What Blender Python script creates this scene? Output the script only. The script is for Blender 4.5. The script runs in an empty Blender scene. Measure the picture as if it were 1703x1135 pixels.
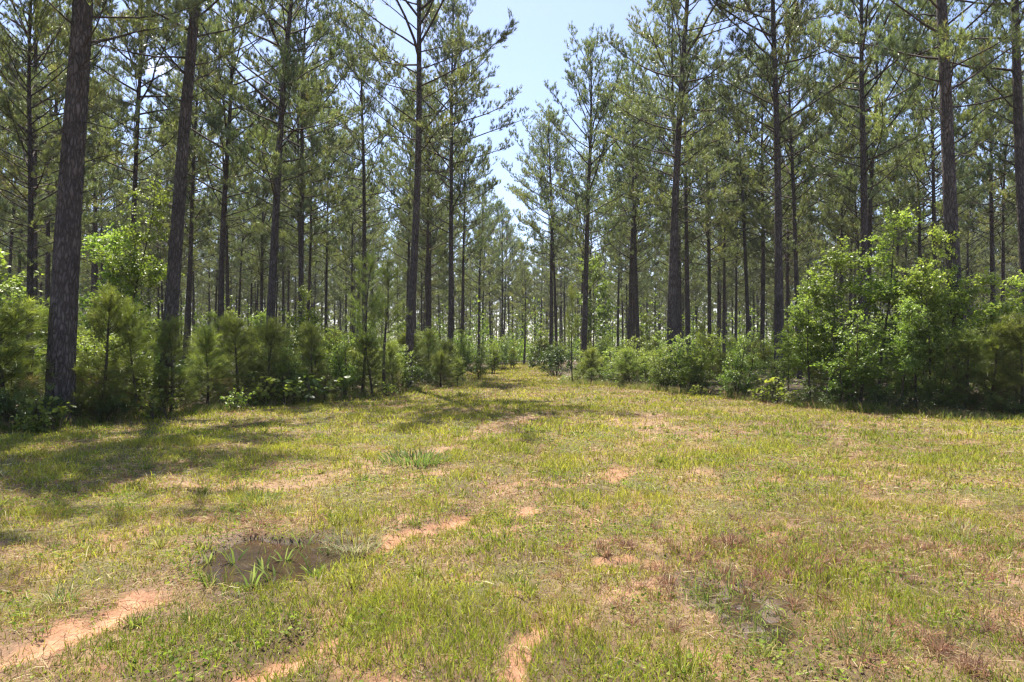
import bpy, math, random
import numpy as np
from mathutils import Vector, Matrix, Euler

# ------------------------------------------------------------------ camera, sky, sun
scn = bpy.context.scene
col = scn.collection
CAM_H, F_PX, HOR = 1.6, 1135.0, 580.0
PITCH = math.atan((HOR - 567.5) / F_PX)
cd = bpy.data.cameras.new("camera"); cam = bpy.data.objects.new("camera", cd); col.objects.link(cam)
cd.sensor_width = 36.0; cd.lens = 24.0; cd.clip_start = 0.05; cd.clip_end = 3000
cam.location = (0, 0, CAM_H); cam.rotation_euler = (math.pi / 2 + PITCH, 0, 0)
scn.camera = cam

SUN_EL, SUN_AZ = math.radians(64), math.radians(-17)     # azimuth from +Y, negative = left
w = bpy.data.worlds.new("World"); scn.world = w; w.use_nodes = True
nt = w.node_tree; nt.nodes.clear()
out = nt.nodes.new("ShaderNodeOutputWorld"); bg = nt.nodes.new("ShaderNodeBackground")
sky = nt.nodes.new("ShaderNodeTexSky"); sky.sky_type = 'NISHITA'; sky.sun_disc = False
sky.sun_elevation = SUN_EL; sky.sun_rotation = SUN_AZ
sky.air_density = 1.0; sky.dust_density = 0.9; sky.ozone_density = 2.5
tc = nt.nodes.new("ShaderNodeTexCoord")
mp = nt.nodes.new("ShaderNodeMapping"); mp.inputs['Scale'].default_value = (1.0, 1.0, 2.2)
mp.inputs['Location'].default_value = (0.35, 0.1, 0.2)
cn = nt.nodes.new("ShaderNodeTexNoise"); cn.inputs['Scale'].default_value = 4.5; cn.inputs['Detail'].default_value = 5
cr = nt.nodes.new("ShaderNodeValToRGB"); cr.color_ramp.elements[0].position = 0.68; cr.color_ramp.elements[1].position = 0.80
mx = nt.nodes.new("ShaderNodeMix"); mx.data_type = 'RGBA'
nt.links.new(tc.outputs['Generated'], mp.inputs[0]); nt.links.new(mp.outputs[0], cn.inputs['Vector'])
nt.links.new(cn.outputs[0], cr.inputs[0]); nt.links.new(cr.outputs[0], mx.inputs[0])
nt.links.new(sky.outputs[0], mx.inputs[6]); mx.inputs[7].default_value = (11, 11.4, 12, 1)
tn = nt.nodes.new("ShaderNodeMix"); tn.data_type = 'RGBA'; tn.blend_type = 'MULTIPLY'; tn.inputs[0].default_value = 1; tn.inputs[7].default_value = (1.03, .955, 1.03, 1)
nt.links.new(mx.outputs[2], tn.inputs[6]); nt.links.new(tn.outputs[2], bg.inputs[0]); bg.inputs[1].default_value = 0.10
nt.links.new(bg.outputs[0], out.inputs[0])

sd = bpy.data.lights.new("sun", 'SUN'); sun = bpy.data.objects.new("sun", sd); col.objects.link(sun)
sd.energy = 5.0; sd.angle = math.radians(0.5); sd.color = (1.0, 0.95, 0.86)
sdir = Vector((math.sin(SUN_AZ) * math.cos(SUN_EL), math.cos(SUN_AZ) * math.cos(SUN_EL), math.sin(SUN_EL)))
sun.rotation_euler = sdir.to_track_quat('Z', 'Y').to_euler(); sun.location = (0, 0, 40)

scn.view_settings.view_transform = 'Standard'; scn.view_settings.look = 'None'
scn.view_settings.exposure = 1.35; scn.view_settings.gamma = 1
scn.render.engine = 'CYCLES'
cy = scn.cycles
cy.use_denoising = True; cy.denoising_prefilter = 'ACCURATE'; cy.use_adaptive_sampling = False; cy.pixel_filter_type = 'BLACKMAN_HARRIS'; cy.filter_width = 1.35; cy.sample_clamp_indirect = 3.0; cy.blur_glossy = .15
cy.max_bounces = 7; cy.diffuse_bounces = 4; cy.glossy_bounces = 2; cy.transmission_bounces = 5
cy.transparent_max_bounces = 4; cy.caustics_reflective = False; cy.caustics_refractive = False

# ------------------------------------------------------------------ helpers
rs = np.random.RandomState(7)
rnd = random.Random(11)

def at(px, py):
    """ground point seen at a pixel of the 1703x1135 photograph (used once, to lay the place out in metres)"""
    x = (px - 851.5) / F_PX; y = (567.5 - py) / F_PX
    c, s = math.cos(PITCH), math.sin(PITCH)
    dy, dz = c - y * s, s + y * c
    t = -CAM_H / dz
    return (x * t, dy * t)

def atd(px, d):
    return ((px - 851.5) / F_PX * d, d)

def _h(ix, iy, seed):
    n = (ix.astype(np.int64) * 374761393 + iy.astype(np.int64) * 668265263 + seed * 144665) & 0xffffffff
    n = ((n ^ (n >> 13)) * 1274126177) & 0xffffffff
    return ((n ^ (n >> 16)) & 0xffff) / 65535.0

def vnoise(x, y, seed=0):
    x = np.asarray(x, float); y = np.asarray(y, float)
    ix = np.floor(x).astype(np.int64); iy = np.floor(y).astype(np.int64)
    fx = x - ix; fy = y - iy
    fx = fx * fx * (3 - 2 * fx); fy = fy * fy * (3 - 2 * fy)
    a = _h(ix, iy, seed); b = _h(ix + 1, iy, seed); c = _h(ix, iy + 1, seed); d = _h(ix + 1, iy + 1, seed)
    return (a * (1 - fx) + b * fx) * (1 - fy) + (c * (1 - fx) + d * fx) * fy

def fbm(x, y, seed=0, o=4):
    v = 0; a = 0.5; t = 0
    for k in range(o):
        v = v + a * vnoise(x * 2 ** k + 17.3 * k, y * 2 ** k - 9.1 * k, seed + k); t += a; a *= 0.5
    return v / t

def sstep(a, b, v):
    t = np.clip((v - a) / (b - a), 0, 1); return t * t * (3 - 2 * t)

def polydist(x, y, pts):
    best = np.full(np.shape(x), 1e9)
    for (ax, ay), (bx, by) in zip(pts[:-1], pts[1:]):
        vx, vy = bx - ax, by - ay
        t = np.clip(((x - ax) * vx + (y - ay) * vy) / (vx * vx + vy * vy + 1e-9), 0, 1)
        best = np.minimum(best, np.hypot(x - ax - t * vx, y - ay - t * vy))
    return best

def norm(v):
    return v / (np.linalg.norm(v, axis=-1, keepdims=True) + 1e-9)

def make_mesh(name, V, faces, mat, attrs=None, smooth=False):
    """V (n,3); faces: list of (m,k) int arrays"""
    me = bpy.data.meshes.new(name)
    V = np.ascontiguousarray(V, dtype=np.float32)
    loops = np.concatenate([f.reshape(-1) for f in faces]).astype(np.int32)
    tot = np.concatenate([np.full(len(f), f.shape[1], np.int32) for f in faces])
    st = np.concatenate([[0], np.cumsum(tot)[:-1]]).astype(np.int32)
    me.vertices.add(len(V)); me.vertices.foreach_set('co', V.reshape(-1))
    me.loops.add(len(loops)); me.loops.foreach_set('vertex_index', loops)
    me.polygons.add(len(tot)); me.polygons.foreach_set('loop_start', st); me.polygons.foreach_set('loop_total', tot)
    if smooth: me.polygons.foreach_set('use_smooth', np.ones(len(tot), bool))
    for an, av in (attrs or {}).items():
        av = np.asarray(av, np.float32)
        if av.ndim == 2:
            a = me.attributes.new(an, 'FLOAT_COLOR', 'POINT')
            c4 = np.ones((len(V), 4), np.float32); c4[:, :3] = av; a.data.foreach_set('color', c4.reshape(-1))
        else:
            a = me.attributes.new(an, 'FLOAT', 'POINT'); a.data.foreach_set('value', av.reshape(-1))
    if mat: me.materials.append(mat)
    me.update(calc_edges=True)
    return me

class Geo:
    def __init__(s): s.V = []; s.F = {}; s.A = []; s.n = 0
    def add(s, V, faces, tint=None):
        V = np.asarray(V, float)
        for f in faces: s.F.setdefault(f.shape[1], []).append(np.asarray(f) + s.n)
        s.V.append(V); s.A.append(np.full(len(V), 0.5) if tint is None else np.broadcast_to(tint, (len(V),)).copy())
        s.n += len(V)
    def mesh(s, name, mat, smooth=False):
        return make_mesh(name, np.concatenate(s.V), [np.concatenate(f) for f in s.F.values()], mat, {'tint': np.concatenate(s.A)}, smooth)

def tube(g, P, R, sides=6, tint=None, rough=None):
    P = np.asarray(P, float); R = np.asarray(R, float); n = len(P)
    T = norm(np.gradient(P, axis=0))
    ref = np.array([0.13, 0.99, 0.05]) if abs(T[0][2]) > 0.5 else np.array([0.1, 0.05, 1.0])
    U = norm(np.cross(T, ref)); W = np.cross(T, U)
    a = np.arange(sides) * 2 * math.pi / sides
    rr = R[:, None] * np.ones(sides)[None]
    if rough is not None: rr = rr * rough(np.arange(n)[:, None], a[None])
    V = P[:, None] + rr[..., None] * (np.cos(a)[None, :, None] * U[:, None] + np.sin(a)[None, :, None] * W[:, None])
    V = V.reshape(-1, 3)
    i = np.arange(n - 1)[:, None] * sides; j = np.arange(sides)[None]; j2 = (j + 1) % sides
    q = np.stack([i + j, i + j2, i + sides + j2, i + sides + j], -1).reshape(-1, 4)
    g.add(V, [q], tint)

def tufts(g, P, D, K, shoot, length, width, rng, spread=(25, 70), tint=None, droop=0.0):
    """needle shoots: K thin pointed needles round each shoot direction"""
    N = len(P)
    P = np.repeat(P, K, 0); D = np.repeat(norm(D), K, 0); M = N * K
    r = norm(rng.normal(size=(M, 3))); perp = norm(np.cross(D, r))
    th = np.radians(rng.uniform(spread[0], spread[1], M))[:, None]
    base = P + D * (rng.rand(M, 1) * shoot)
    d = D * np.cos(th) + perp * np.sin(th)
    l = length * rng.uniform(0.75, 1.15, (M, 1))
    d = norm(d - np.array([0, 0, droop]))
    side = norm(np.cross(d, rng.normal(size=(M, 3)))) * (width * 0.5)
    V = np.stack([base - side, base + side, base + d * l], 1).reshape(-1, 3)
    F = np.arange(M * 3).reshape(M, 3)
    t = np.repeat(rng.rand(N) if tint is None else tint, K) + rng.uniform(-.12, .12, M)
    g.add(V, [F], np.repeat(np.clip(t, 0, 1), 3))

def leaves(g, P, D, size, rng, tint=None, flat=0.6, jag=True):
    """one leaf per point: a folded, pointed five-sided blade"""
    N = len(P)
    ax = norm(D + rng.normal(size=(N, 3)) * 0.5)
    up = norm(np.array([0, 0, 1.0]) * flat + rng.normal(size=(N, 3)) * (1 - flat))
    s = norm(np.cross(ax, up)); nrm = np.cross(s, ax)
    L = (size * rng.uniform(0.6, 1.25, N))[:, None]
    w_ = L * rng.uniform(.32, .45, (N, 1))
    b = P; m = P + ax * L * .45 - nrm * L * 0.05; t = P + ax * L - nrm * L * 0.18
    l1 = P + ax * L * .38 + s * w_ + nrm * L * .08; r1 = P + ax * L * .38 - s * w_ + nrm * L * .08
    if jag:
        l2 = P + ax * L * .80 + s * w_ * .85; r2 = P + ax * L * .80 - s * w_ * .85
        V = np.stack([b, l1, m, r1, t, l2, r2], 1).reshape(-1, 3); k = 7
        tri = np.array([[0, 1, 2], [0, 2, 3], [2, 1, 5], [2, 5, 4], [2, 4, 6], [2, 6, 3]])
    else:
        V = np.stack([b, l1, m, r1, t], 1).reshape(-1, 3); k = 5
        tri = np.array([[0, 1, 2], [0, 2, 3], [2, 1, 4], [2, 4, 3]])
    F = (np.arange(N)[:, None, None] * k + tri[None]).reshape(-1, 3)
    tt = rng.rand(N) if tint is None else tint
    g.add(V, [F], np.repeat(np.clip(tt, 0, 1), k))

# ------------------------------------------------------------------ materials
def new_mat(name):
    m = bpy.data.materials.new(name); m.use_nodes = True; t = m.node_tree; t.nodes.clear()
    return m, t, t.nodes.new, t.links.new

def foliage_mat(name, cols, trans=0.5, rough=0.5, obj_var=0.25, tcol=(1.0, 1.15, .55), gloss=0.3):
    m, t, N, L = new_mat(name)
    o = N("ShaderNodeOutputMaterial"); p = N("ShaderNodeBsdfPrincipled"); tr = N("ShaderNodeBsdfTranslucent"); mixs = N("ShaderNodeMixShader")
    at_ = N("ShaderNodeAttribute"); at_.attribute_name = 'tint'
    ramp = N("ShaderNodeValToRGB"); els = ramp.color_ramp.elements
    for i, (pos, c) in enumerate(cols):
        e = els[i] if i < 2 else els.new(pos)
        e.position = pos; e.color = (*c, 1)
    L(at_.outputs['Fac'], ramp.inputs[0])
    oi = N("ShaderNodeObjectInfo")
    hs = N("ShaderNodeHueSaturation")
    mr = N("ShaderNodeMapRange"); mr.inputs['To Min'].default_value = 1 - obj_var; mr.inputs['To Max'].default_value = 1 + obj_var
    L(oi.outputs['Random'], mr.inputs[0]); L(mr.outputs[0], hs.inputs['Value'])
    mr2 = N("ShaderNodeMapRange"); mr2.inputs['To Min'].default_value = 0.485; mr2.inputs['To Max'].default_value = 0.515
    ml = N("ShaderNodeMath"); ml.operation = 'FRACT'; mm = N("ShaderNodeMath"); mm.operation = 'MULTIPLY'; mm.inputs[1].default_value = 7.31
    L(oi.outputs['Random'], mm.inputs[0]); L(mm.outputs[0], ml.inputs[0]); L(ml.outputs[0], mr2.inputs[0]); L(mr2.outputs[0], hs.inputs['Hue'])
    L(ramp.outputs[0], hs.inputs['Color'])
    L(hs.outputs[0], p.inputs['Base Color']); p.inputs['Roughness'].default_value = rough; p.inputs['Specular IOR Level'].default_value = gloss
    tm = N("ShaderNodeMix"); tm.data_type = 'RGBA'; tm.blend_type = 'MULTIPLY'; tm.inputs[0].default_value = 1
    L(hs.outputs[0], tm.inputs[6]); tm.inputs[7].default_value = (*tcol, 1)
    L(tm.outputs[2], tr.inputs[0])
    mixs.inputs[0].default_value = trans
    L(p.outputs[0], mixs.inputs[1]); L(tr.outputs[0], mixs.inputs[2]); L(mixs.outputs[0], o.inputs[0])
    return m

M_NEEDLE = foliage_mat('pine_needles', [(0, (.105, .140, .078)), (.5, (.205, .238, .112)), (.85, (.33, .355, .14)), (1, (.31, .25, .12))], trans=.45, rough=.38, gloss=.8, tcol=(1.05, 1.1, .6))
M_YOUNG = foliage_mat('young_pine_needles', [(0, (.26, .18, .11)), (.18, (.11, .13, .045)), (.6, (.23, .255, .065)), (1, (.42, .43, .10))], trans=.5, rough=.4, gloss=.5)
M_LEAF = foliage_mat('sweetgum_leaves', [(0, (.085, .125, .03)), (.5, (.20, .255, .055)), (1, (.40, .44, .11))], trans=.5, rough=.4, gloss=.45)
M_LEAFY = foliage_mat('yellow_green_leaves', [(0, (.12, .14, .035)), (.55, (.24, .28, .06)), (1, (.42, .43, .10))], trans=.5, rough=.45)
M_CLOVER = foliage_mat('clover_leaves', [(0, (.10, .15, .03)), (.5, (.20, .26, .045)), (1, (.33, .37, .07))], trans=.45, rough=.7, gloss=.1, obj_var=0)
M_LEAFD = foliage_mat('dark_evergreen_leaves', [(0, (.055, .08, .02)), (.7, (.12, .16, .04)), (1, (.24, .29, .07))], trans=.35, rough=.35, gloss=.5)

def bark_mat(name, c1, c2, scale=1.0, strength=.6):
    m, t, N, L = new_mat(name)
    o = N("ShaderNodeOutputMaterial"); p = N("ShaderNodeBsdfPrincipled"); L(p.outputs[0], o.inputs[0])
    tc = N("ShaderNodeTexCoord"); mp = N("ShaderNodeMapping"); mp.inputs['Scale'].default_value = (9.5 * scale, 9.5 * scale, 2.5 * scale)
    L(tc.outputs['Object'], mp.inputs[0])
    ns = N("ShaderNodeTexNoise"); ns.inputs['Scale'].default_value = 1.5; ns.inputs['Detail'].default_value = 4
    L(mp.outputs[0], ns.inputs['Vector'])
    add = N("ShaderNodeMix"); add.data_type = 'RGBA'; add.blend_type = 'ADD'; add.inputs[0].default_value = 1.1
    L(mp.outputs[0], add.inputs[6]); L(ns.outputs['Color'], add.inputs[7])
    v = N("ShaderNodeTexVoronoi"); v.feature = 'DISTANCE_TO_EDGE'; v.inputs['Scale'].default_value = 1.6
    L(add.outputs[2], v.inputs['Vector'])
    cr = N("ShaderNodeValToRGB"); cr.color_ramp.elements[0].position = 0.0; cr.color_ramp.elements[1].position = 0.22
    cr.color_ramp.elements[0].color = (*c1, 1); cr.color_ramp.elements[1].color = (*c2, 1)
    L(v.outputs['Distance'], cr.inputs[0])
    n2 = N("ShaderNodeTexNoise"); n2.inputs['Scale'].default_value = 2.2; n2.inputs['Detail'].default_value = 6; L(tc.outputs['Object'], n2.inputs['Vector'])
    mxx = N("ShaderNodeMix"); mxx.data_type = 'RGBA'; mxx.blend_type = 'MULTIPLY'; mxx.inputs[0].default_value = 1
    cr2 = N("ShaderNodeValToRGB"); cr2.color_ramp.elements[0].position = .3; cr2.color_ramp.elements[1].position = .7
    cr2.color_ramp.elements[0].color = (.65, .62, .6, 1); cr2.color_ramp.elements[1].color = (1.2, 1.15, 1.12, 1)
    L(n2.outputs[0], cr2.inputs[0]); L(cr.outputs[0], mxx.inputs[6]); L(cr2.outputs[0], mxx.inputs[7])
    L(mxx.outputs[2], p.inputs['Base Color']); p.inputs['Roughness'].default_value = .9; p.inputs['Specular IOR Level'].default_value = .2
    b = N("ShaderNodeBump"); b.inputs['Strength'].default_value = strength; b.inputs['Distance'].default_value = .03
    cl = N("ShaderNodeMapRange"); cl.inputs['From Max'].default_value = .25; L(v.outputs['Distance'], cl.inputs[0])
    L(cl.outputs[0], b.inputs['Height']); L(b.outputs[0], p.inputs['Normal'])
    return m
M_BARK = bark_mat('pine_bark', (.072, .060, .052), (.150, .128, .113), 1.0, 1.0)
M_TWIG = bark_mat('twig_bark', (.05, .038, .03), (.105, .085, .07), 3, .3)

def grass_mat():
    m, t, N, L = new_mat('grass_blades')
    o = N("ShaderNodeOutputMaterial"); p = N("ShaderNodeBsdfPrincipled"); tr = N("ShaderNodeBsdfTranslucent"); mixs = N("ShaderNodeMixShader")
    a = N("ShaderNodeAttribute"); a.attribute_name = 'blade'
    L(a.outputs['Color'], p.inputs['Base Color']); L(a.outputs['Color'], tr.inputs[0])
    p.inputs['Roughness'].default_value = .5; p.inputs['Specular IOR Level'].default_value = .3
    mixs.inputs[0].default_value = .5
    L(p.outputs[0], mixs.inputs[1]); L(tr.outputs[0], mixs.inputs[2]); L(mixs.outputs[0], o.inputs[0])
    return m
M_GRASS = grass_mat()

def ground_mat():
    m, t, N, L = new_mat('field_ground')
    o = N("ShaderNodeOutputMaterial"); p = N("ShaderNodeBsdfPrincipled"); L(p.outputs[0], o.inputs[0])
    a = N("ShaderNodeAttribute"); a.attribute_name = 'soil'
    wet = N("ShaderNodeAttribute"); wet.attribute_name = 'wet'
    tc = N("ShaderNodeTexCoord")
    n1 = N("ShaderNodeTexNoise"); n1.inputs['Scale'].default_value = 28; n1.inputs['Detail'].default_value = 8; n1.inputs['Roughness'].default_value = .7
    L(tc.outputs['Object'], n1.inputs['Vector'])
    # straw-like streaks
    mp = N("ShaderNodeMapping"); mp.inputs['Scale'].default_value = (120, 22, 40); mp.inputs['Rotation'].default_value = (0, 0, .7); L(tc.outputs['Object'], mp.inputs[0])
    n2 = N("ShaderNodeTexNoise"); n2.inputs['Scale'].default_value = 1; n2.inputs['Detail'].default_value = 3; n2.inputs['Distortion'].default_value = 1.5; L(mp.outputs[0], n2.inputs['Vector'])
    mm = N("ShaderNodeMath"); mm.operation = 'MULTIPLY'; L(n1.outputs[0], mm.inputs[0]); L(n2.outputs[0], mm.inputs[1])
    cr = N("ShaderNodeMapRange"); cr.inputs['From Min'].default_value = .12; cr.inputs['From Max'].default_value = .42
    cr.inputs['To Min'].default_value = .55; cr.inputs['To Max'].default_value = 1.35; L(mm.outputs[0], cr.inputs[0])
    mx = N("ShaderNodeVectorMath"); mx.operation = 'SCALE'; L(a.outputs['Color'], mx.inputs[0]); L(cr.outputs[0], mx.inputs['Scale'])
    L(mx.outputs[0], p.inputs['Base Color'])
    r = N("ShaderNodeMapRange"); r.inputs['To Min'].default_value = .95; r.inputs['To Max'].default_value = .40; L(wet.outputs['Fac'], r.inputs[0]); L(r.outputs[0], p.inputs['Roughness']); p.inputs['Specular IOR Level'].default_value = .28
    b = N("ShaderNodeBump"); b.inputs['Strength'].default_value = .7; b.inputs['Distance'].default_value = .02
    L(mm.outputs[0], b.inputs['Height']); L(b.outputs[0], p.inputs['Normal'])
    return m
M_GROUND = ground_mat()

def water_mat():
    m, t, N, L = new_mat('muddy_water')
    o = N("ShaderNodeOutputMaterial"); p = N("ShaderNodeBsdfPrincipled"); L(p.outputs[0], o.inputs[0])
    tc = N("ShaderNodeTexCoord"); n = N("ShaderNodeTexNoise"); n.inputs['Scale'].default_value = 7; n.inputs['Detail'].default_value = 5; L(tc.outputs['Object'], n.inputs['Vector'])
    cr = N("ShaderNodeValToRGB"); cr.color_ramp.elements[0].position = .35; cr.color_ramp.elements[1].position = .7
    cr.color_ramp.elements[0].color = (.034, .023, .014, 1); cr.color_ramp.elements[1].color = (.060, .038, .022, 1)
    L(n.outputs[0], cr.inputs[0]); L(cr.outputs[0], p.inputs['Base Color'])
    p.inputs['Roughness'].default_value = .03; p.inputs['IOR'].default_value = 1.33; p.inputs['Specular IOR Level'].default_value = .6
    n2 = N("ShaderNodeTexNoise"); n2.inputs['Scale'].default_value = 24; n2.inputs['Detail'].default_value = 4; L(tc.outputs['Object'], n2.inputs['Vector'])
    b = N("ShaderNodeBump"); b.inputs['Strength'].default_value = .16; b.inputs['Distance'].default_value = .006; L(n2.outputs[0], b.inputs['Height']); L(b.outputs[0], p.inputs['Normal'])
    return m
M_WATER = water_mat()

def tag(o, label=None, cat=None, group=None, kind=None):
    if label: o['label'] = label
    if cat: o['category'] = cat
    if group: o['group'] = group
    if kind: o['kind'] = kind
    return o
def link(name, me, parent=None):
    o = bpy.data.objects.new(name, me); col.objects.link(o)
    if parent: o.parent = parent
    return o
def copy_tree(root):
    c = root.copy(); col.objects.link(c)
    for ch in root.children:
        d = ch.copy(); col.objects.link(d); d.parent = c
    return c

# ------------------------------------------------------------------ ground
L_EDGE = [at(*p) for p in [(780, 638), (690, 652), (560, 665), (400, 680), (250, 693), (100, 706), (0, 716)]]
R_EDGE = [at(*p) for p in [(960, 638), (1100, 651), (1250, 666), (1350, 679), (1500, 690), (1703, 695)]]
L_EDGE.append((-16.5, 11.0)); R_EDGE.append((18.5, 13.5))
lex = np.array([p[0] for p in L_EDGE][::-1]); ley = np.array([p[1] for p in L_EDGE][::-1])
rex = np.array([p[0] for p in R_EDGE]); rey = np.array([p[1] for p in R_EDGE])
PY = np.array([24, 30, 37, 45, 55, 67, 80, 95, 130.])
PC = np.array([.4, .5, -.1, -.5, .2, 1.3, 4.5, 9.5, 24.])
PW = np.array([2.9, 2.9, 2.8, 2.6, 2.1, 1.6, 1.5, 1.5, 1.5])
def edge_y(x):
    x = np.asarray(x, float)
    el = np.interp(x, lex, ley); er = np.interp(x, rex, rey)
    return np.where(x < lex[-1], el, np.where(x > rex[0], er, 30.0))
def inside(x, y):
    """distance into the wood past the edge of the clearing (negative = open grass)"""
    e = y - edge_y(x)
    p = np.abs(x - np.interp(y, PY, PC)) - np.interp(y, PY, PW)
    return np.where(y > 26, np.minimum(e, p), e)

def px(*pts): return [at(*p) for p in pts]
RUT_CLAY = [(px((-90, 1135), (60, 1078), (150, 1042), (235, 1000)), .105, 1.0), (px((370, 1160), (440, 1112), (500, 1065)), .10, .8),
            (px((590, 920), (680, 887), (740, 866), (790, 838)), .10, .9), (px((868, 1160), (880, 1080), (898, 1015)), .05, .75),
            (px((1000, 928), (1090, 932)), .14, .8), (px((1010, 792), (1035, 772)), .14, .5), (px((865, 850), (880, 842)), .07, .9),
            (px((120, 1130), (160, 1150)), .1, .4), (px((560, 1130), (700, 1150)), .1, .35)]
RUT_DRY = [(px((898, 1015), (950, 905), (1018, 800), (1068, 735)), .10, .56), (px((500, 1065), (630, 965), (790, 838), (880, 765), (955, 700)), .11, .58), (px((1290, 1060), (1420, 960), (1470, 860), (1400, 740)), .14, .45), (px((235, 1000), (330, 965)), .2, .8),
           (px((470, 812), (620, 780), (740, 745), (830, 710), (905, 686)), .30, 1.0), (px((1062, 738), (1078, 712), (1087, 690)), .34, 1.0),
           (px((1530, 805), (1450, 758), (1390, 714)), .24, .7), (px((560, 722), (660, 712)), .4, .6), (px((940, 768), (985, 756)), .25, .5),
           (px((330, 900), (420, 880), (520, 872)), .18, .8), (px((20, 765), (190, 745)), .3, .5), (px((700, 822), (790, 838)), .14, .7),
           (px((1010, 900), (1180, 905), (1290, 915), (1400, 940)), .16, .8), (px((1560, 905), (1703, 950)), .16, .7),
           (px((1430, 1100), (1703, 1125)), .14, .7), (px((0, 985), (140, 1000), (330, 1000)), .10, .6), (px((640, 1000), (760, 960)), .1, .4),
           (px((890, 1010), (1010, 940)), .12, .5), (px((1130, 800), (1150, 905)), .12, .5)]
MUD = [(px((1150, 965), (1205, 985), (1262, 1030)), .15, 1.0), (px((1020, 930), (1150, 950)), .12, .6)]
PUD = np.array([(338, 925), (372, 902), (430, 892), (500, 893), (560, 900), (592, 912), (560, 930), (520, 948), (470, 970), (420, 982), (385, 975), (352, 955)], float)
PUDW = np.array([at(*p) for p in PUD]); PUDC = PUDW.mean(0)
MUDW = np.array([at(*p) for p in [(1150, 975), (1180, 962), (1225, 968), (1262, 985), (1282, 1015), (1310, 1042), (1280, 1060), (1230, 1040), (1195, 1015), (1165, 995)]]); MUDC = MUDW.mean(0)

def in_poly_soft(x, y, poly, c, soft):
    ang = np.arctan2(y - c[1], x - c[0]); r = np.hypot(x - c[0], y - c[1])
    pa = np.arctan2(poly[:, 1] - c[1], poly[:, 0] - c[0]); pr = np.hypot(*(poly - c).T)
    i = np.argsort(pa); pa = pa[i]; pr = pr[i]
    R = np.interp(ang, np.r_[pa[-1] - 2 * math.pi, pa, pa[0] + 2 * math.pi], np.r_[pr[-1], pr, pr[0]])
    R = R * (1 + .22 * (fbm(x * 5, y * 5, 61) - .5) * 2)
    return sstep(soft, -soft, r - R)

def masks(x, y):
    jx = x + (fbm(x * 2.5, y * 2.5, 3) - .5) * .35; jy = y + (fbm(x * 2.5, y * 2.5, 9) - .5) * .35
    n = fbm(x * 3.1, y * 3.1, 21); n2 = fbm(x * .55, y * .55, 33); n3 = fbm(x * 9, y * 9, 41)
    clay = np.zeros(np.shape(x)); dry = np.zeros(np.shape(x)); mud = np.zeros(np.shape(x))
    for pts, hw, s in RUT_CLAY: clay = np.maximum(clay, s * sstep(hw * 1.5, hw * .6, polydist(jx, jy, pts) + (n3 - .5) * .16) * sstep(.32, .56, n + s * .10))
    for pts, hw, s in RUT_DRY: dry = np.maximum(dry, s * sstep(hw * 1.9, hw * .4, polydist(jx, jy, pts)) * (.55 + .45 * sstep(.35, .6, n)))
    for pts, hw, s in MUD: mud = np.maximum(mud, s * sstep(hw * 1.6, hw * .6, polydist(jx, jy, pts)))
    pud = in_poly_soft(x, y, PUDW, PUDC, .05); mpu = in_poly_soft(x, y, MUDW, MUDC, .05)
    ring = np.maximum(in_poly_soft(x, y, PUDC + (PUDW - PUDC) * 1.35, PUDC, .2), in_poly_soft(x, y, MUDC + (MUDW - MUDC) * 1.5, MUDC, .15))
    mud = np.maximum(mud, ring * .8)
    patch = sstep(.52, .70, fbm(x * 1.3 + 3, y * 1.1, 55)) * .6 + sstep(.50, .68, n) * .5
    dry = np.clip(np.maximum(dry, patch * .8) + sstep(.45, .7, fbm(x * .25, y * .3, 71)) * .15, 0, 1)
    bare = sstep(.62, .76, n) * .3 * (y < 9)
    # brownish fringe where the grass meets the wood on the right
    dry = np.maximum(dry, .65 * sstep(4.5, .5, -inside(x, y)) * (x > 3) * sstep(.2, .5, n2))
    clay = np.maximum(clay, bare)
    return clay, dry, mud, pud, mpu, n, n2, n3

def zg(x, y):
    x = np.asarray(x, float); y = np.asarray(y, float)
    z = (fbm(x * .35, y * .35, 5) - .5) * .10 + (fbm(x * 2.2, y * 2.2, 6) - .5) * .035
    for pts, hw, s in RUT_CLAY[:5]: z = z - .05 * sstep(hw * 2, 0, polydist(x, y, pts))
    for pts, hw, s in RUT_DRY[:3]: z = z - .05 * sstep(hw * 2, 0, polydist(x, y, pts))
    k = in_poly_soft(x, y, PUDW, PUDC, .10); z = z * (1 - k) + k * (-.082 + .055 * (fbm(x * 9, y * 9, 79) - .5))
    k = in_poly_soft(x, y, MUDW, MUDC, .08); z = z * (1 - k) + k * (-.040 + .045 * (fbm(x * 14, y * 14, 77) - .5) * 2)
    return z

def axis(segs):
    o = [segs[0][0]]
    for a, b, st0, st1 in segs:
        p = a
        while p < b - 1e-6:
            f = (p - a) / (b - a); p += st0 + (st1 - st0) * f; o.append(min(p, b))
    return np.array(o)
ys = axis([(-30, -3, 3, 1), (-3, 2.4, .6, .06), (2.4, 9, .035, .06), (9, 34, .07, .45), (34, 140, .6, 5), (140, 620, 12, 60)])
xs_p = axis([(0, 7.5, .045, .08), (7.5, 30, .12, .8), (30, 420, 1.5, 60)])
xs = np.concatenate([-xs_p[::-1], xs_p[1:]])
X, Y = np.meshgrid(xs, ys)
clay, dry, mud, pud, mpu, n1_, n2_, n3_ = masks(X, Y)
Z = zg(X, Y) + (fbm(X * 11, Y * 11, 88) - .5) * .02 * (Y < 12)
ins = inside(X, Y)
def lerp(a, b, t): return a + (b - a) * t[..., None]
C = np.zeros(X.shape + (3,)) + np.array([.10, .068, .034])
C = lerp(C, np.array([.12, .125, .04]), sstep(.4, .65, n2_) * .7)
C = lerp(C, np.array([.30, .18, .105]), dry * .85)
C = lerp(C, np.array([.41, .205, .11]), np.clip(clay * 1.1, 0, 1))
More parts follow.
